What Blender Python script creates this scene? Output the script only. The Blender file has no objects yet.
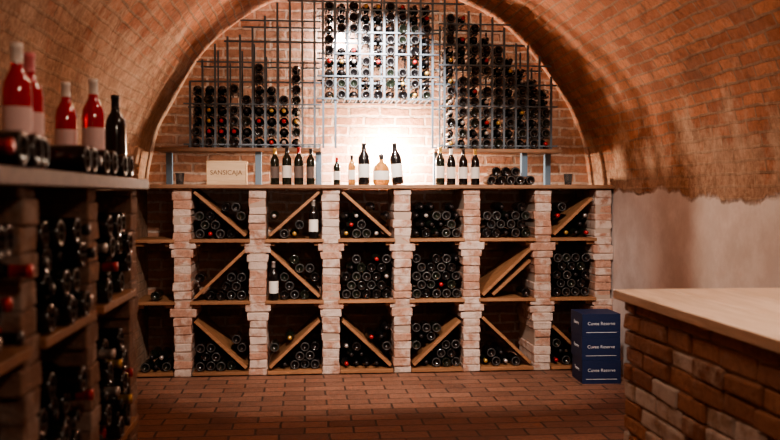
import bpy, math, random
from mathutils import Matrix, Vector
random.seed(7)
R=random.random
def U(a,b): return a+(b-a)*random.random()
S=bpy.context.scene
COL=S.collection

# ---------------------------------------------------------------- materials
def newmat(name):
    m=bpy.data.materials.new(name); m.use_nodes=True
    nt=m.node_tree; b=nt.nodes['Principled BSDF']
    return m,nt,b
def N(nt,t,**kw):
    n=nt.nodes.new(t)
    for k,v in kw.items():
        if k in n.inputs: n.inputs[k].default_value=v
        else: setattr(n,k,v)
    return n
def simple(name,col,rough=0.5,metal=0,coat=0,trans=0,spec=None,noise=0.0):
    m,nt,b=newmat(name)
    b.inputs['Base Color'].default_value=(*col,1)
    b.inputs['Roughness'].default_value=rough
    b.inputs['Metallic'].default_value=metal
    b.inputs['Coat Weight'].default_value=coat
    b.inputs['Transmission Weight'].default_value=trans
    if spec is not None: b.inputs['Specular IOR Level'].default_value=spec
    if noise>0:
        nz=N(nt,'ShaderNodeTexNoise',Scale=30.0)
        mp=N(nt,'ShaderNodeMapRange'); mp.inputs[3].default_value=max(0,rough-noise); mp.inputs[4].default_value=min(1,rough+noise)
        nt.links.new(nz.outputs[0],mp.inputs[0]); nt.links.new(mp.outputs[0],b.inputs['Roughness'])
    return m
def mixc(nt,fac,a,b,mode='MIX'):
    n=nt.nodes.new('ShaderNodeMix'); n.data_type='RGBA'; n.blend_type=mode
    for i,v in ((0,fac),(6,a),(7,b)):
        if isinstance(v,(int,float)): n.inputs[i].default_value=v
        elif isinstance(v,tuple): n.inputs[i].default_value=(*v,1)
        else: nt.links.new(v,n.inputs[i])
    return n.outputs[2]
def mathn(nt,op,a,b=None,clamp=False):
    n=nt.nodes.new('ShaderNodeMath'); n.operation=op; n.use_clamp=clamp
    for i,v in ((0,a),(1,b)):
        if v is None: continue
        if isinstance(v,(int,float)): n.inputs[i].default_value=v
        else: nt.links.new(v,n.inputs[i])
    return n.outputs[0]
def smooth(nt,v,lo,hi,a=0.0,b=1.0):
    n=nt.nodes.new('ShaderNodeMapRange'); n.interpolation_type='SMOOTHSTEP'
    nt.links.new(v,n.inputs[0])
    n.inputs[1].default_value=lo;n.inputs[2].default_value=hi;n.inputs[3].default_value=a;n.inputs[4].default_value=b
    return n.outputs[0]

def masonry(name,c1,c2,mortar,bw,rh,ms,layers=True,bump=0.6,distort=0.012,dark=0.55):
    m,nt,b=newmat(name); L=nt.links
    uv=N(nt,'ShaderNodeTexCoord'); geo=N(nt,'ShaderNodeNewGeometry')
    nz=N(nt,'ShaderNodeTexNoise',Scale=6.0,Detail=4.0); L.new(geo.outputs['Position'],nz.inputs['Vector'])
    vm=nt.nodes.new('ShaderNodeVectorMath'); vm.operation='MULTIPLY_ADD'
    L.new(nz.outputs['Color'],vm.inputs[0]); vm.inputs[1].default_value=(distort*2,distort*2,0); L.new(uv.outputs['UV'],vm.inputs[2])
    br=N(nt,'ShaderNodeTexBrick'); L.new(vm.outputs[0],br.inputs['Vector'])
    br.inputs['Color1'].default_value=(*c1,1); br.inputs['Color2'].default_value=(*c2,1); br.inputs['Mortar'].default_value=(*mortar,1)
    br.inputs['Scale'].default_value=1.0; br.inputs['Mortar Size'].default_value=ms; br.inputs['Mortar Smooth'].default_value=0.3
    br.inputs['Brick Width'].default_value=bw; br.inputs['Row Height'].default_value=rh
    big=N(nt,'ShaderNodeTexNoise',Scale=2.2,Detail=6.0,Roughness=0.65); L.new(geo.outputs['Position'],big.inputs['Vector'])
    fine=N(nt,'ShaderNodeTexNoise',Scale=28.0,Detail=8.0,Roughness=0.7); L.new(geo.outputs['Position'],fine.inputs['Vector'])
    spot_=N(nt,'ShaderNodeTexNoise',Scale=11.0,Detail=6.0,Roughness=0.7); L.new(geo.outputs['Position'],spot_.inputs['Vector'])
    col=mixc(nt,smooth(nt,fine.outputs[0],0.4,0.7,0.0,dark),br.outputs['Color'],tuple(x*0.4 for x in c1))
    if layers:
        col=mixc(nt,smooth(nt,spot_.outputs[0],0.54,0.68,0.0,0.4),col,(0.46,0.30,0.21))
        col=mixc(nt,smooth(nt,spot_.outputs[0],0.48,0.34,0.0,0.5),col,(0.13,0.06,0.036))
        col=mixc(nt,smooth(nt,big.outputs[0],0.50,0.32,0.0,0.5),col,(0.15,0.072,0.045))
    col=mixc(nt,smooth(nt,big.outputs[0],0.52,0.74,0.0,0.5),col,(min(1,mortar[0]*1.15),mortar[1],mortar[2]))
    h=mathn(nt,'MULTIPLY',br.outputs['Fac'],-1.4)
    h=mathn(nt,'ADD',h,mathn(nt,'MULTIPLY',fine.outputs[0],0.9))
    if layers:
        sep=N(nt,'ShaderNodeSeparateXYZ'); L.new(geo.outputs['Position'],sep.inputs[0])
        X=sep.outputs[0]; Z=sep.outputs[2]
        mid=N(nt,'ShaderNodeTexNoise',Scale=3.0,Detail=9.0,Roughness=0.68); L.new(geo.outputs['Position'],mid.inputs['Vector'])
        zz=mathn(nt,'ADD',Z,mathn(nt,'MULTIPLY',mathn(nt,'SUBTRACT',mid.outputs[0],0.5),2.4))
        thr=smooth(nt,X,-1.2,2.3,0.65,0.0)
        z2=mathn(nt,'SUBTRACT',zz,thr)
        f2=smooth(nt,z2,1.58,1.95,1.0,0.0)
        tan=mixc(nt,smooth(nt,fine.outputs[0],0.35,0.65),(0.50,0.34,0.235),(0.27,0.155,0.10))
        tan=mixc(nt,smooth(nt,big.outputs[0],0.35,0.65,0,0.7),tan,(0.58,0.42,0.31))
        tan=mixc(nt,smooth(nt,spot_.outputs[0],0.55,0.4,0,0.45),tan,(0.25,0.145,0.095))
        col=mixc(nt,mathn(nt,'MULTIPLY',f2,0.76),col,tan)
        low=N(nt,'ShaderNodeTexNoise',Scale=1.3,Detail=6.0,Roughness=0.55); L.new(geo.outputs['Position'],low.inputs['Vector'])
        z3=mathn(nt,'ADD',Z,mathn(nt,'MULTIPLY',mathn(nt,'SUBTRACT',low.outputs[0],0.5),0.5))
        f3=smooth(nt,z3,1.39,1.425,1.0,0.0)
        f3=mathn(nt,'MULTIPLY',f3,smooth(nt,X,1.0,1.5))
        wh=mixc(nt,smooth(nt,mid.outputs[0],0.35,0.65),(0.60,0.52,0.49),(0.74,0.67,0.64))
        col=mixc(nt,f3,col,wh)
        nf3=mathn(nt,'SUBTRACT',1.0,f3)
        keep=mathn(nt,'MULTIPLY',mathn(nt,'ADD',mathn(nt,'MULTIPLY',mathn(nt,'SUBTRACT',1.0,f2),0.7),0.3),nf3)
        hb=mathn(nt,'MULTIPLY',mathn(nt,'MULTIPLY',br.outputs['Fac'],-1.4),keep)
        rough=mathn(nt,'ADD',mathn(nt,'MULTIPLY',fine.outputs[0],0.6),mathn(nt,'MULTIPLY',spot_.outputs[0],1.0))
        rough=mathn(nt,'ADD',rough,mathn(nt,'MULTIPLY',mid.outputs[0],1.3))
        h=mathn(nt,'ADD',hb,mathn(nt,'MULTIPLY',rough,mathn(nt,'ADD',mathn(nt,'MULTIPLY',nf3,0.88),0.12)))
    bp=N(nt,'ShaderNodeBump',Strength=bump,Distance=0.020); L.new(h,bp.inputs['Height'])
    L.new(bp.outputs[0],b.inputs['Normal']); L.new(col,b.inputs['Base Color'])
    b.inputs['Roughness'].default_value=0.9; b.inputs['Specular IOR Level'].default_value=0.2
    return m
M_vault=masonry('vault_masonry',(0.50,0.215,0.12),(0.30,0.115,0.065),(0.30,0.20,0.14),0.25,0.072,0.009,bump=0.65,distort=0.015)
M_back=masonry('back_wall_brick',(0.52,0.29,0.195),(0.40,0.19,0.12),(0.57,0.44,0.36),0.26,0.08,0.012,layers=False,distort=.02)
M_floor=masonry('brick_floor',(0.31,0.155,0.102),(0.19,0.092,0.062),(0.07,0.045,0.034),0.29,0.145,0.008,layers=False,bump=0.45,distort=0.010,dark=.5)
M_floor.node_tree.nodes['Principled BSDF'].inputs['Roughness'].default_value=0.6
M_floor.node_tree.nodes['Principled BSDF'].inputs['Specular IOR Level'].default_value=0.4

def brickmat(name,wash_amt,ca,cb,wash=(0.66,0.55,0.48)):
    m,nt,b=newmat(name); L=nt.links
    at=N(nt,'ShaderNodeAttribute',attribute_name='tint'); geo=N(nt,'ShaderNodeNewGeometry')
    fine=N(nt,'ShaderNodeTexNoise',Scale=32.0,Detail=8.0,Roughness=0.7); L.new(geo.outputs['Position'],fine.inputs['Vector'])
    mid=N(nt,'ShaderNodeTexNoise',Scale=9.0,Detail=5.0,Roughness=0.6); L.new(geo.outputs['Position'],mid.inputs['Vector'])
    col=mixc(nt,at.outputs['Fac'],ca,cb)
    col=mixc(nt,smooth(nt,fine.outputs[0],0.4,0.75,0,0.6),col,tuple(c*0.5 for c in cb))
    s=mathn(nt,'ADD',mid.outputs[0],mathn(nt,'MULTIPLY',mathn(nt,'SUBTRACT',at.outputs['Fac'],0.5),0.22))
    col=mixc(nt,smooth(nt,s,0.60-wash_amt,0.82-wash_amt,0,0.85),col,wash)
    bp=N(nt,'ShaderNodeBump',Strength=0.8,Distance=0.016)
    L.new(mathn(nt,'ADD',fine.outputs[0],mid.outputs[0]),bp.inputs['Height'])
    L.new(bp.outputs[0],b.inputs['Normal']); L.new(col,b.inputs['Base Color'])
    b.inputs['Roughness'].default_value=0.92; b.inputs['Specular IOR Level'].default_value=0.2
    return m
M_pier=brickmat('limewashed_brick',0.21,(0.52,0.30,0.22),(0.38,0.195,0.135),(0.65,0.54,0.475))
M_cbrick=brickmat('counter_brick',0.03,(0.44,0.22,0.13),(0.28,0.13,0.078),(0.52,0.40,0.32))
M_cstone=brickmat('pale_stone',0.25,(0.48,0.35,0.27),(0.38,0.26,0.19),(0.62,0.54,0.49))
M_lbrick=brickmat('old_brick',0.14,(0.32,0.195,0.14),(0.22,0.125,0.088),(0.38,0.29,0.245))
M_mortar=simple('mortar',(0.42,0.32,0.26),0.95)
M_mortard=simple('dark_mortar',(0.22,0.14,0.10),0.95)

def wood(name,ca,cb,rough=0.6,sc=(2,18,18)):
    m,nt,b=newmat(name); L=nt.links
    tc=N(nt,'ShaderNodeTexCoord'); mp=N(nt,'ShaderNodeMapping'); mp.inputs['Scale'].default_value=sc
    L.new(tc.outputs['Object'],mp.inputs[0])
    n1=N(nt,'ShaderNodeTexNoise',Scale=2.0,Detail=7.0,Roughness=0.65,Distortion=0.6); L.new(mp.outputs[0],n1.inputs['Vector'])
    at=N(nt,'ShaderNodeAttribute',attribute_name='tint')
    col=mixc(nt,smooth(nt,n1.outputs[0],0.3,0.7),ca,cb)
    col=mixc(nt,mathn(nt,'MULTIPLY',at.outputs['Fac'],0.45),col,tuple(c*0.5 for c in cb))
    L.new(col,b.inputs['Base Color']); b.inputs['Roughness'].default_value=rough
    bp=N(nt,'ShaderNodeBump',Strength=0.2,Distance=0.004); L.new(n1.outputs[0],bp.inputs['Height']); L.new(bp.outputs[0],b.inputs['Normal'])
    return m
M_plank=wood('orange_pine',(0.40,0.195,0.092),(0.25,0.115,0.053))
M_top=wood('dark_board',(0.32,0.18,0.10),(0.20,0.10,0.055))
M_dark=wood('stained_wood',(0.22,0.105,0.06),(0.13,0.06,0.035))
M_ctop=wood('pale_oak',(0.74,0.53,0.39),(0.54,0.36,0.24),0.45,sc=(14,1.5,14))
M_crate=wood('crate_pine',(0.70,0.52,0.34),(0.58,0.41,0.25))
M_glass=simple('dark_bottle_glass',(0.006,0.0055,0.006),0.18,coat=0.4)
M_glass2=simple('green_bottle_glass',(0.009,0.012,0.008),0.16,coat=0.4)
M_rim=simple('grey_bottle_rim',(0.036,0.033,0.032),0.42,coat=0.3)  # greyer, rougher ring around the bottle base
M_foilk=simple('black_foil',(0.03,0.025,0.025),0.35,metal=0.4)
M_foilr=simple('red_foil',(0.42,0.03,0.03),0.35,metal=0.3)
M_foils=simple('silver_foil',(0.5,0.45,0.42),0.35,metal=0.6)
M_foilg=simple('gold_foil',(0.6,0.38,0.12),0.35,metal=0.6)
M_foilw=simple('white_capsule',(0.85,0.8,0.76),0.4)
M_foilp=simple('pink_capsule',(0.72,0.22,0.25),0.4)
M_label=simple('paper_label',(0.72,0.68,0.62),0.75)
M_labelp=simple('pink_label',(0.80,0.60,0.60),0.7)
M_labeld=simple('dark_label',(0.12,0.09,0.08),0.7)
M_rose=simple('rose_wine_glass',(0.64,0.03,0.055),0.07,coat=0.6,trans=0.35)
M_whisky=simple('amber_glass',(0.40,0.20,0.06),0.08,coat=0.5,trans=0.3)
M_steel=simple('blue_grey_steel',(0.11,0.135,0.16),0.45,metal=0.2,noise=0.1)
M_bluepaint=simple('blue_painted_wood',(0.13,0.20,0.27),0.6)
M_card=simple('blue_cardboard',(0.008,0.020,0.075),0.55,noise=0.1)
M_white=simple('white_print',(0.65,0.68,0.72),0.6)
M_ink=simple('burnt_print',(0.12,0.05,0.02),0.7)
M_clear=simple('clear_glass',(0.9,0.9,0.9),0.03,trans=0.95)
M_lamp=simple('lamp_housing',(0.05,0.05,0.05),0.4,metal=0.5)

# ---------------------------------------------------------------- mesh builder
class MB:
    def __init__(s): s.v=[];s.f=[];s.m=[];s.t=[];s.mats=[];s.sm=[]
    def mi(s,m):
        if m not in s.mats: s.mats.append(m)
        return s.mats.index(m)
    def box(s,c,sz,mat,rot=None,jit=0,tint=None):
        b=len(s.v); t=R() if tint is None else tint
        for dx,dy,dz in ((-1,-1,-1),(1,-1,-1),(1,1,-1),(-1,1,-1),(-1,-1,1),(1,-1,1),(1,1,1),(-1,1,1)):
            p=Vector((dx*sz[0]/2+U(-jit,jit),dy*sz[1]/2+U(-jit,jit),dz*sz[2]/2+U(-jit,jit)))
            if rot is not None: p=rot@p
            s.v.append((p.x+c[0],p.y+c[1],p.z+c[2])); s.t.append(t)
        k=s.mi(mat)
        for q in ((0,3,2,1),(4,5,6,7),(0,1,5,4),(1,2,6,5),(2,3,7,6),(3,0,4,7)):
            s.f.append(tuple(b+i for i in q)); s.m.append(k); s.sm.append(False)
    def lathe(s,prof,mats,mtx,seg=14,labelmat=None,labelring=None,front=None):
        b=len(s.v); n=len(prof); t=R()
        for r,z in prof:
            for i in range(seg):
                a=2*math.pi*i/seg
                p=mtx@Vector((r*math.cos(a),r*math.sin(a),z)); s.v.append(tuple(p)); s.t.append(t)
        for j in range(n-1):
            for i in range(seg):
                mm=mats[j]
                if labelmat and j==labelring:
                    a=2*math.pi*(i+.5)/seg
                    if math.cos(a-front)>-0.35: mm=labelmat
                i2=(i+1)%seg
                s.f.append((b+j*seg+i,b+j*seg+i2,b+(j+1)*seg+i2,b+(j+1)*seg+i)); s.m.append(s.mi(mm)); s.sm.append(True)
    def build(s,name,parent=None,bevel=0,auto=False):
        me=bpy.data.meshes.new(name); me.from_pydata(s.v,[],s.f)
        for m in s.mats: me.materials.append(m)
        me.polygons.foreach_set('material_index',s.m); me.polygons.foreach_set('use_smooth',s.sm)
        at=me.attributes.new('tint','FLOAT','POINT'); at.data.foreach_set('value',s.t)
        me.update()
        o=bpy.data.objects.new(name,me); COL.objects.link(o)
        if parent: o.parent=parent
        if bevel:
            md=o.modifiers.new('bevel','BEVEL'); md.width=bevel; md.segments=2; md.limit_method='ANGLE'
        return o
def empty(name):
    e=bpy.data.objects.new(name,None); COL.objects.link(e); e.empty_display_size=0.1; return e

BP=[(0.0005,0.024),(0.016,0.02),(0.027,0.003),(0.032,0.0),(0.0365,0.004),(0.0375,0.012),(0.0375,0.055),(0.0375,0.150),(0.0375,0.188),(0.034,0.210),(0.024,0.229),(0.0165,0.243),(0.0150,0.255),(0.0140,0.288),(0.0158,0.289),(0.0158,0.302),(0.0005,0.303)]
def bottle(mb,mtx,glass,foil,label=None,front=0,seg=14,prof=BP,rim=False):
    mats=[glass]*12+[foil]*4
    if rim and R()<.7: mats[2]=M_rim; mats[3]=M_rim
    mb.lathe(prof,mats,mtx,seg,label,6,front)
rx=lambda a:Matrix.Rotation(a,4,'X'); ry=lambda a:Matrix.Rotation(a,4,'Y'); rz=lambda a:Matrix.Rotation(a,4,'Z')
def foil():
    r=R()
    return M_foilk if r<.55 else M_foilr if r<.75 else M_foils if r<.9 else M_foilg
def lieY(mb,x,y,z,neck):
    y+=U(-.012,.012)
    if neck: m=Matrix.Translation((x,y+.303,z))@rx(math.pi/2)@rz(U(0,6))
    else: m=Matrix.Translation((x,y,z))@rx(-math.pi/2)@rz(U(0,6))
    bottle(mb,m,M_glass if R()<.7 else M_glass2,foil(),rim=True)
def lieX(mb,x,y,z,neck):
    x+=U(-.012,.012)
    if neck: m=Matrix.Translation((x-.303,y,z))@ry(math.pi/2)@rz(U(0,6))
    else: m=Matrix.Translation((x,y,z))@ry(-math.pi/2)@rz(U(0,6))
    bottle(mb,m,M_glass if R()<.7 else M_glass2,foil(),rim=True)
PIT=0.0395
def pack(a0,a1,z0,rows,diag=None,ztop=9,drop=0.08):
    out=[]; w=a1-a0; n=int((w)/(2*PIT)); mar=(w-n*2*PIT)/2
    for r in range(rows):
        z=z0+PIT+r*PIT*1.74
        odd=r%2; cnt=n-odd if mar<PIT/2 else n-odd
        for i in range(cnt):
            a=a0+mar+PIT+odd*PIT+i*2*PIT
            if z>ztop: continue
            if r==rows-1 and R()<0.35: continue
            if diag:
                (ax,az),(bx,bz)=diag
                L=math.hypot(bx-ax,bz-az); d=abs((bx-ax)*(az-z)-(ax-a)*(bz-az))/L
                if d<PIT+0.016: continue
            out.append((a,z))
    return out

# ---------------------------------------------------------------- room
CX,CZ,RV=0.58,1.32,1.88
YB,YF=7.62,-1.4
WL,WR=CX-RV,CX+RV
def grid(name,nu,nv,fn,uvf,mat,disp=None):
    vs=[];uvs=[]
    for j in range(nv+1):
        for i in range(nu+1):
            vs.append(fn(i/nu,j/nv)); uvs.append(uvf(i/nu,j/nv))
    fs=[(j*(nu+1)+i,j*(nu+1)+i+1,(j+1)*(nu+1)+i+1,(j+1)*(nu+1)+i) for j in range(nv) for i in range(nu)]
    me=bpy.data.meshes.new(name); me.from_pydata(vs,[],fs); ul=me.uv_layers.new(name='UVMap')
    for l in me.loops: ul.data[l.index].uv=uvs[l.vertex_index]
    me.materials.append(mat)
    for p in me.polygons: p.use_smooth=True
    o=bpy.data.objects.new(name,me); COL.objects.link(o); return o
from mathutils import noise
def nzv(x,y,z,s,a): return a*noise.noise(Vector((x*s,y*s,z*s)))
def vf(u,v):
    y=YF+(YB-YF)*u; a=math.pi*v; x0=CX+RV*math.cos(a); z0=CZ+RV*math.sin(a)
    e=min(1,math.sin(a)*3)
    r=RV+e*(nzv(x0,y,z0,1.1,.055)+nzv(x0,y,z0,3.5,.018))
    return (CX+r*math.cos(a),y,CZ+r*math.sin(a))
grid('ceiling',160,110,vf,lambda u,v:((YB-YF)*u,math.pi*RV*v),M_vault)
grid('wall_right',80,20,lambda u,v:(WR,YF+(YB-YF)*u,CZ*v),lambda u,v:((YB-YF)*u,CZ*v),M_vault)
grid('wall_left',80,20,lambda u,v:(WL,YF+(YB-YF)*u,CZ*v),lambda u,v:((YB-YF)*u,CZ*v),M_vault)
def endwall(name,y,mat):
    vs=[(WL,y,0),(WR,y,0)]
    for i in range(49):
        a=math.pi*i/48; vs.append((CX+(RV+.08)*math.cos(a),y,CZ+(RV+.08)*math.sin(a)))
    me=bpy.data.meshes.new(name); me.from_pydata(vs,[],[tuple(range(len(vs)))]); ul=me.uv_layers.new(name='UVMap')
    for l in me.loops:
        c=vs[l.vertex_index]; ul.data[l.index].uv=(c[0],c[2])
    me.materials.append(mat); o=bpy.data.objects.new(name,me); COL.objects.link(o)
endwall('wall_back',YB,M_back); endwall('wall_front',YF,M_back)
grid('floor',10,10,lambda u,v:(WL+(WR-WL)*u,YF+(YB-YF)*v,0),lambda u,v:((WR-WL)*u,(YB-YF)*v),M_floor)

# ---------------------------------------------------------------- back shelf
SH=empty('brick_wine_shelf')
D=7.0; DP=0.52
PX=[-.936,-.364,.201,.760,1.310,1.882,2.375]
PZ=[1.06,.583,.035]
TOPZ=1.48
mb=MB()
for px in PX:
    z=0.0
    while z<1.445:
        h=U(.056,.070); 
        if z+h>1.45: h=1.45-z
        if h<.02: break
        w=.135+U(-.009,.009)
        for pz in PZ[:2]:
            if 0.0<pz-.028-(z+h/2)<.07: w=.20
            elif 0.07<=pz-.028-(z+h/2)<.13: w=.165
        wmax=min(w,2*(WR-px)-.004)
        yo=U(-.008,.006)
        mb.box((px+U(-.004,.004) if w<.15 else px,D+DP/2+yo,z+h/2),(wmax,DP,h-.004),M_pier,jit=.004)
        z+=h
mb.build('brick_piers',SH,bevel=.008)
mb=MB()
for px in PX: mb.box((px,D+DP/2+.001,.725),(.124,DP-.010,1.44),M_mortar)
mb.build('mortar_cores',SH)
mb=MB()
edges=[WL+.01]+PX
for i in range(len(PX)):
    a=edges[i]+(.0 if i==0 else .072); b=edges[i+1]-.072
    for k,pz in enumerate(PZ):
        mb.box(((a+b)/2,D+DP/2-.015,pz-.0125),(b-a+ (0 if k==2 else .03),DP,.025),M_plank,jit=.0015)
        if k<2:
            for xx in (a+.03,b-.03):
                mb.box((xx,D+.04,pz-.04),(.06,.04,.026),M_plank)
mb.build('shelf_planks',SH,bevel=.002)
mb=MB(); 
mb.box((CX,D+.285,TOPZ-.015),(WR-WL-.01,.65,.03),M_top)
mb.build('top_board',SH,bevel=.004)
cells={}
for c in range(7):
    a=(WL+.02) if c==0 else PX[c-1]+.075; b=PX[c]-.075
    for r in range(3):
        z0=PZ[r]; z1=(TOPZ-.035 if r==0 else PZ[r-1]-.03)
        cells[(c,r)]=(a,b,z0,z1)
dg={(1,0):'\\',(1,1):'/',(1,2):'\\',(2,0):'/',(2,1):'\\',(2,2):'/',(3,0):'\\',(3,2):'\\',(4,2):'/',(5,1):'/',(5,2):'\\',(6,0):'/',(6,2):'\\'}
dfull={}
mb=MB()
def board(mb,axis,a,z,b,zb,ymid,dep,mat,th=.024):
    L=math.hypot(b-a,zb-z)-.01; ang=math.atan2(zb-z,b-a)
    if axis=='X': mb.box(((a+b)/2,ymid,(z+zb)/2),(L,dep,th),mat,rot=Matrix.Rotation(-ang,3,'Y'),tint=R()*.6)
    else: mb.box((ymid,(a+b)/2,(z+zb)/2),(dep,L,th),mat,rot=Matrix.Rotation(ang,3,'X'),tint=R()*.6)
for k,s in dg.items():
    a,b,z0,z1=cells[k]; a+=.012;b-=.012; lo=z0+.022; hi=min(z1-.018,z0+(b-a)*1.0)
    if s=='\\': l=((a,hi),(b,lo))
    else: l=((a,lo),(b,hi))
    dfull[k]=l
    board(mb,'X',l[0][0],l[0][1],l[1][0],l[1][1],D+DP/2-.005,DP-.02,M_plank)
a,b,z0,z1=cells[(5,1)]
board(mb,'X',a+.10,z0+.02,b-.012,z0+.30,D+DP/2+.01,DP-.05,M_plank)
mb.build('diagonal_boards',SH,bevel=.002)
fill={(0,0):0,(0,1):1,(0,2):2,(1,0):4,(1,1):4,(1,2):4,(2,0):3,(2,1):5,(2,2):4,(3,0):4,(3,1):5,(3,2):5,(4,0):4,(4,1):5,(4,2):5,(5,0):4,(5,1):2,(5,2):2,(6,0):4,(6,1):5,(6,2):4}
disp=[(cells[(2,0)][1]-.06,PZ[0]),(cells[(2,1)][0]+.045,PZ[1])]
mb=MB()
for k,(a,b,z0,z1) in cells.items():
    P=pack(a,b,z0,fill[k],dfull.get(k),ztop=z1-PIT-.01)
    if k==(5,1): P=[p for p in P if p[0]<a+.10 or p[1]<z0+.06 and p[0]>b-.06]
    neckcell=R()<.3
    for (x,z) in P:
        if any(abs(x-dx)<.08 and 0<z-dz<.34 for dx,dz in disp): continue
        lieY(mb,x,D+.02+U(0,.04),z,R()<(.7 if neckcell else .15))
mb.build('stacked_wine_bottles')
mb=MB()
for x,z in disp:
    bottle(mb,Matrix.Translation((x,D+.04,z)),M_glass,M_foils,M_label,-math.pi/2,20)
mb.build('shelf_display_bottles')

# ---------------------------------------------------------------- bottles on back shelf top
def stand(name,x,y,z,glass,foil_,label,s=1.0,sh=1.0,front=-math.pi/2,tilt=0,fat=1.0,slim=1.0):
    m_=MB()
    prof=[(r*fat if zz<.2 else r,zz) for r,zz in BP]
    bottle(m_,rz(0),glass,foil_,label,front,24,prof)
    o=m_.build(name); o.location=(x,y,z+(.0375*math.sin(abs(tilt)))); o.scale=(s*slim,s*slim,s*sh); o.rotation_euler=(0,tilt,0)
    return o
W='wine_bottle'
Y1=7.12
for x,f,l,s in ((-.234,M_foilg,M_labeld,.95),(-.14,M_foilk,M_label,1),(-.047,M_foilr,M_labeld,.98),(.048,M_foilk,M_labeld,.95)):
    stand(W,x,Y1,TOPZ,M_glass2,f,l,s)
stand(W,.252,Y1,TOPZ,M_glass2,M_foilr,M_label,.72)
stand(W,.371,Y1+.02,TOPZ,M_whisky,M_foilk,M_label,.78)
stand(W,.466,Y1,TOPZ,M_glass,M_foilk,M_label,1.09,slim=1.15)
stand(W,.736,Y1,TOPZ,M_glass,M_foilk,M_label,1.09,slim=1.15,tilt=-.09)
stand(W,1.074,Y1,TOPZ,M_glass2,M_foilg,M_label,1.0)
for x,f in ((1.163,M_foilw),(1.26,M_foilk),(1.357,M_foilg)): stand(W,x,Y1,TOPZ,M_glass,f,M_label,.95)
mb=MB()
prof=[(.001,.005),(.05,0),(.062,.006),(.066,.02),(.066,.04),(.066,.11),(.060,.14),(.040,.165),(.02,.178),(.016,.2),(.02,.205),(.022,.235),(.018,.245),(.001,.246)]
mb.lathe(prof,[M_whisky]*9+[M_foilk]*4,rz(0),28,M_label,4,-math.pi/2)
o=mb.build('spirit_bottle'); o.location=(.602,7.1,TOPZ)
mb=MB()
for i in range(5):
    bottle(mb,Matrix.Translation((1.47+i*.078,7.01+U(-.01,.01),TOPZ+.0375))@rx(-math.pi/2),M_glass,foil(),rim=True)
for i in range(3):
    bottle(mb,Matrix.Translation((1.51+i*.078,7.02,TOPZ+.105))@rx(-math.pi/2),M_glass,foil(),rim=True)
mb.build('lying_wine_bottles')
def tumbler(x,y,z):
    mb=MB()
    prof=[(.001,.0),(.024,0),(.028,.004),(.036,.09),(.034,.09),(.026,.010),(.001,.009)]
    mb.lathe(prof,[M_clear]*6,rz(0),20); o=mb.build('drinking_glass'); o.location=(x,y,z)
tumbler(-.967,7.12,TOPZ); tumbler(2.12,7.12,TOPZ)
CR=empty('wooden_wine_crate'); CR.location=(-.606,7.16,TOPZ)
mb=MB(); w,d,h,t=.30,.2,.185,.012
mb.box((0,-d/2+t/2,h/2),(w,t,h-.03),M_crate,tint=.1); mb.box((0,d/2-t/2,h/2),(w,t,h-.03),M_crate,tint=.1)
mb.box((-w/2+t/2,0,h/2),(t,d-2*t,h-.03),M_crate,tint=.3); mb.box((w/2-t/2,0,h/2),(t,d-2*t,h-.03),M_crate,tint=.3)
mb.box((0,0,.0075),(w,d,.015),M_crate,tint=.2); mb.box((0,0,h-.0075),(w+.006,d+.006,.015),M_crate,tint=.0)
mb.build('crate_body',CR,bevel=.002)
def text(name,s,size,loc,mat,parent,rot=(math.pi/2,0,0)):
    cu=bpy.data.curves.new(name,'FONT'); cu.body=s; cu.size=size; cu.align_x='CENTER'; cu.align_y='CENTER'; cu.extrude=.0006
    cu.materials.append(mat); o=bpy.data.objects.new(name,cu); COL.objects.link(o); o.parent=parent; o.location=loc; o.rotation_euler=rot
text('crate_lettering','SANSICAJA',.05,(0,-d/2-.001,h/2),M_ink,CR)

# ---------------------------------------------------------------- upper steel racks
RK=empty('steel_bottle_rack')
LZ=1.775; YR0,YR1=7.24,7.50
def archz(x,m=.07): return CZ+math.sqrt(max(0.01,(RV-m)**2-(x-CX)**2))
mb=MB()
mb.box((-.52,7.39,LZ-.015),(1.30,.36,.03),M_top); mb.box((1.57,7.39,LZ-.015),(1.06,.36,.03),M_top)
mb.build('ledge_boards',RK,bevel=.003)
mb=MB()
for x in (-.37,.11,1.07,1.80): mb.box((x,7.30,(TOPZ+LZ-.03)/2),(.05,.05,LZ-.03-TOPZ),M_bluepaint)
for x in (-1.1,2.05): mb.box((x,7.50,(TOPZ+LZ-.03)/2),(.05,.05,LZ-.03-TOPZ),M_bluepaint)
mb.build('ledge_posts',RK,bevel=.003)
mbar=MB(); mbot=MB()
PB=.098; BAR=.017
def vbar(x,z0,z1,y,b=BAR): mbar.box((x,y,(z0+z1)/2),(b,b*.7,z1-z0),M_steel)
def hbar(x0,x1,z,y,b=.012): mbar.box(((x0+x1)/2,y,z),(x1-x0,b*.7,b),M_steel)
def section(x0,n,zb,fillf,hz=(),rowp=.084):
    for i in range(n+1):
        x=x0+i*PB; zt=archz(x)-U(0,.12)
        vbar(x,zb,zt,YR0); vbar(x,zb,zt-U(.0,.3),YR1,BAR*.8)
    for z in hz:
        xa=x0-.05; xb=x0+n*PB+.05
        half=math.sqrt(max(.01,(RV-.06)**2-(z-CZ)**2)); xa=max(xa,CX-half); xb=min(xb,CX+half)
        hbar(xa,xb,z,YR0-.015); hbar(xa,xb,z,YR1+.015)
    for i in range(n):
        x=x0+(i+.5)*PB
        for j in fillf(i):
            z=zb+.005+.0385+j*rowp
            if z+.06>min(archz(x-.05),archz(x+.05)): continue
            for sx in (-1,1): mbar.box((x+sx*.026,(YR0+YR1)/2,z-.034),(.008,YR1-YR0+.02,.008),M_steel)
            lieY(mbot,x,YR0-.03,z,R()<.45)
LH={0:7,1:6,2:6,3:6,4:6,5:8,6:6,7:5,8:8,9:0}
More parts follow.
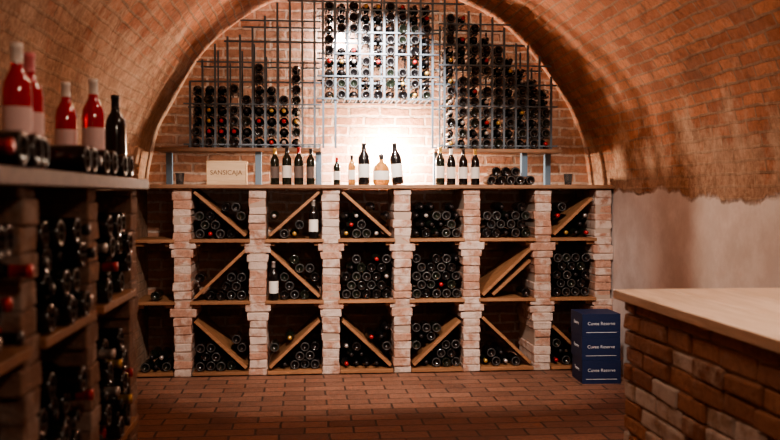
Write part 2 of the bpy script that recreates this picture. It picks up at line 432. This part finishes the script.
section(-.90,10,LZ,lambda i:[j for j in range(LH[i]) if R()>.03],hz=(1.80,2.12,2.45,2.78))
section(.148,9,2.16,lambda i:([j for j in range(9) if R()>.08] if 0<=i<=8 else []),hz=(2.17,2.35,2.53,2.70,2.88,3.04),rowp=.088)
for x in (.148,.246,1.03): 
    vbar(x,LZ,2.17,YR0); 
RH={0:13,1:13,2:12,3:11,4:10,5:9,6:8,7:7,8:6}
section(1.128,9,LZ,lambda i:[j for j in range(RH[i]) if R()>.07],hz=(1.80,2.12,2.45,2.78))
for z in (2.30,2.62,2.95):
    half=math.sqrt((RV-.10)**2-(z-CZ)**2); hbar(CX-half,CX+half,z,YR0+.03,.014)
mbar.build('rack_bars',RK); 
mbot.build('racked_wine_bottles')

# ---------------------------------------------------------------- left shelf
LS=empty('brick_wine_shelf'); XF=-.62; 
PY=[3.44,2.80,2.17,1.54,.91]
LTOP=1.46; LZP=[1.055,.58,.035]
mb=MB(); XD=WL+.01
for py in PY:
    z=0
    while z<1.41:
        h=U(.058,.068)
        if z+h>1.418: h=1.418-z
        if h<.02: break
        w=.12+U(-.006,.006)
        for pz in LZP[:2]:
            if 0<pz-.028-(z+h/2)<.07: w=.17
        mb.box(((XF-.015+XD)/2+U(-.005,.005),py,z+h/2),(XF-.015-XD-.01,w,h-.002),M_lbrick,jit=.003); z+=h
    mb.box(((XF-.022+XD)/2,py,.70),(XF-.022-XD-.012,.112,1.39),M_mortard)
mb.build('brick_piers',LS,bevel=.005)
mb=MB()
for i in range(len(PY)-1):
    a=PY[i+1]+.068;b=PY[i]-.068
    for pz in LZP: mb.box(((XF+XD)/2,(a+b)/2,pz-.0125),(XF-XD,b-a+.03,.025),M_plank,jit=.001)
mb.build('shelf_planks',LS,bevel=.002)
mb=MB(); mb.box(((XF+XD)/2+.015,2.17,LTOP-.02),(XF-XD+.02,2.72,.04),M_dark); mb.build('top_board',LS,bevel=.004)
mb=MB(); mbd=MB()
for i in range(len(PY)-1):
    a=PY[i+1]+.066;b=PY[i]-.066
    for r in range(3):
        z0=LZP[r]; z1=(LTOP-.045 if r==0 else LZP[r-1]-.03)
        dgn=None
        if r==2 or (r==1 and i==2):
            lo=z0+.025; hi=min(z1-.02,z0+(b-a))
            dgn=((a+.015,hi),(b-.015,lo)) if (i+r)%2 else ((a+.015,lo),(b-.015,hi))
            board(mbd,'Y',dgn[0][0],dgn[0][1],dgn[1][0],dgn[1][1],XF-.3,.54,M_plank)
        for (y,z) in pack(a,b,z0,[5,5,4][r],dgn,ztop=z1-PIT-.01): lieX(mb,XF+.015-U(0,.07),y,z,R()<.4)
mb.build('stacked_wine_bottles'); mbd.build('diagonal_boards',LS,bevel=.002)
mb=MB()
for y in (1.52,1.61,1.70,1.79,1.88,1.97,2.06,2.15,2.52,2.60,2.68,2.76,2.84,3.10,3.19):
    lieX(mb,-.585,y-.02,LTOP+.038,R()<.3)
mb.build('lying_wine_bottles')
fr=math.atan2(-1,.35)
stand('rose_wine_bottle',-.685,2.235,LTOP,M_rose,M_foilw,M_labelp,front=fr,slim=.92)
stand('rose_wine_bottle',-.70,2.385,LTOP,M_rose,M_foilp,M_labelp,front=fr,slim=.92)
stand('rose_wine_bottle',-.765,2.99,LTOP,M_rose,M_foilw,M_labelp,front=fr,slim=.92)
stand('rose_wine_bottle',-.66,2.905,LTOP,M_rose,M_foilw,M_labelp,front=fr,slim=.92)
stand(W,-.685,3.36,LTOP,M_glass,M_foilk,None)

# ---------------------------------------------------------------- right counter
CT=empty('brick_counter'); XL=1.40; YFAR=3.84; YN=.6
mb=MB(); mb.box(((XL+.012+WR)/2,(YFAR+YN)/2-.01,.47),(WR-XL-.02,YFAR-YN-.04,.94),M_mortar); mb.build('counter_core',CT)
mb=MB(); z=0.0; row=0
while z<.93:
    h=U(.085,.11) if z<.25 else (U(.070,.085))
    if z+h>.90: h=.94-z
    y=YN
    first=True
    while y<YFAR-.02:
        L=U(.2,.27) if not (first and row%2) else .12
        first=False
        if y+L>YFAR-.06: L=YFAR-y
        mt=M_cstone if (z<.80 and R()<(.75 if z<.6 else .25) and y>2.6) else M_cbrick
        mb.box((XL+.05+U(-.006,.006),y+L/2,z+h/2),(.10,L-.008,h-.008),mt,jit=.005)
        y+=L
    x=XL+.1
    while x<WR-.03:
        L=min(U(.2,.26),WR-.005-x)
        if L>.03: mb.box((x+L/2,YFAR-.045,z+h/2),(L-.014,.09,h-.014),M_cbrick,jit=.004)
        x+=L
    z+=h; row+=1
mb.build('counter_bricks',CT,bevel=.009)
mb=MB()
x=XL-.035; ws=[.24,.27,.25,.29]
for w in ws:
    w=min(w,WR-.006-x); mb.box((x+w/2,(YFAR+YN)/2+.02,.96),(w-.002,YFAR-YN+.06,.04),M_ctop,tint=R()*.35); x+=w
mb.build('counter_top',CT,bevel=.003)

# ---------------------------------------------------------------- blue boxes
for i in range(3):
    e=empty('blue_wine_carton'); h=.172; e.location=(2.19+U(-.006,.006),6.62+U(-.01,.01),i*(h+.001)); e.rotation_euler=(0,0,U(-.03,.03)-.04)
    mb=MB(); w,dd=.29,.3
    mb.box((0,0,h/2),(w,dd,h),M_card)
    mb.box((0,0,h-.002),(w+.003,.05,.0035),M_card,tint=.9)
    mb.box((0,-dd/2-.0005,h*.2),(w*.8,.001,.004),M_white)
    mb.build('carton_body',e,bevel=.003)
    text('carton_lettering','Cuvee Reserve',.034,(0,-dd/2-.001,h*.58),M_white,e)
    text('carton_side_lettering','Reserve',.04,(-w/2-.001,0,h*.55),M_white,e,(math.pi/2,0,-math.pi/2))

# ---------------------------------------------------------------- lights
def lamp_fixture(loc,tgt):
    e=empty('ceiling_spotlight'); d=(Vector(tgt)-Vector(loc)).normalized(); e.location=loc; e.rotation_mode='QUATERNION'; e.rotation_quaternion=d.to_track_quat('-Z','Y')
    mb=MB(); prof=[(.001,.13),(.03,.13),(.045,.11),(.05,.02),(.05,.0),(.046,.0),(.044,.03),(.001,.05)]
    mb.lathe(prof,[M_lamp]*7,rz(0),20); mb.build('housing',e)
def spot(name,loc,tgt,power,ang,col,rad=.04,blend=.6,fix=True):
    l=bpy.data.lights.new(name,'SPOT'); l.energy=power; l.spot_size=math.radians(ang); l.spot_blend=blend; l.color=col; l.shadow_soft_size=rad
    o=bpy.data.objects.new(name,l); COL.objects.link(o); o.location=loc
    d=(Vector(tgt)-Vector(loc)); o.rotation_mode='QUATERNION'; o.rotation_quaternion=d.to_track_quat('-Z','Y')
    if fix:
        dn=d.normalized(); lamp_fixture(Vector(loc)-dn*.005,tgt)
    return o
def point(name,loc,power,col,rad=.06):
    l=bpy.data.lights.new(name,'POINT'); l.energy=power; l.color=col; l.shadow_soft_size=rad
    o=bpy.data.objects.new(name,l); COL.objects.link(o); o.location=loc
WARM=(1.0,.72,.50); NEU=(1,.87,.77)
spot('spot_rack',(.58,6.2,3.02),(.66,7.6,2.0),1000,54,(1,.94,.91),blend=1.0)
spot('spot_shelf_a',(-.1,4.2,2.85),(.1,7.0,.68),390,56,NEU,rad=.08)
spot('spot_shelf_b',(1.3,4.2,2.85),(1.2,7.0,.68),390,56,NEU,rad=.08)
point('uplight',(.70,7.50,1.74),190,(1,.80,.63),.03)
point('uplight_high',(.30,7.56,2.66),34,(1,.94,.90),.03)
spot('spot_counter',(1.7,2.6,2.75),(1.9,3.0,.9),150,80,NEU)
point('vault_fill',(.6,5.2,2.85),26,WARM,.1)  # added fill above frame, washes the vault; no real bulb here
point('fill_mid',(.5,2.8,2.6),15,(1,.79,.60),.1)  # added fill for the middle of the room, not an actual fitting
point('fill_near',(.6,.6,2.3),30,(1,.80,.62),.1)  # added fill from the camera side, brightens counter and left foreground
w=bpy.data.worlds.new('world'); S.world=w; w.use_nodes=True
w.node_tree.nodes['Background'].inputs[0].default_value=(.05,.03,.02,1); w.node_tree.nodes['Background'].inputs[1].default_value=.3

# ---------------------------------------------------------------- camera
c=bpy.data.cameras.new('camera'); c.lens=41.54; c.sensor_width=36; c.clip_start=.05
co=bpy.data.objects.new('camera',c); COL.objects.link(co); co.location=(0,0,1.40)
co.rotation_euler=(math.radians(90-1.59),0,math.radians(-5.4))
c.dof.use_dof=True; c.dof.focus_distance=7.0; c.dof.aperture_fstop=2.6
S.camera=co
try:
    S.view_settings.view_transform='AgX'; S.view_settings.look='AgX - Medium High Contrast'
except Exception as ex: print(ex)
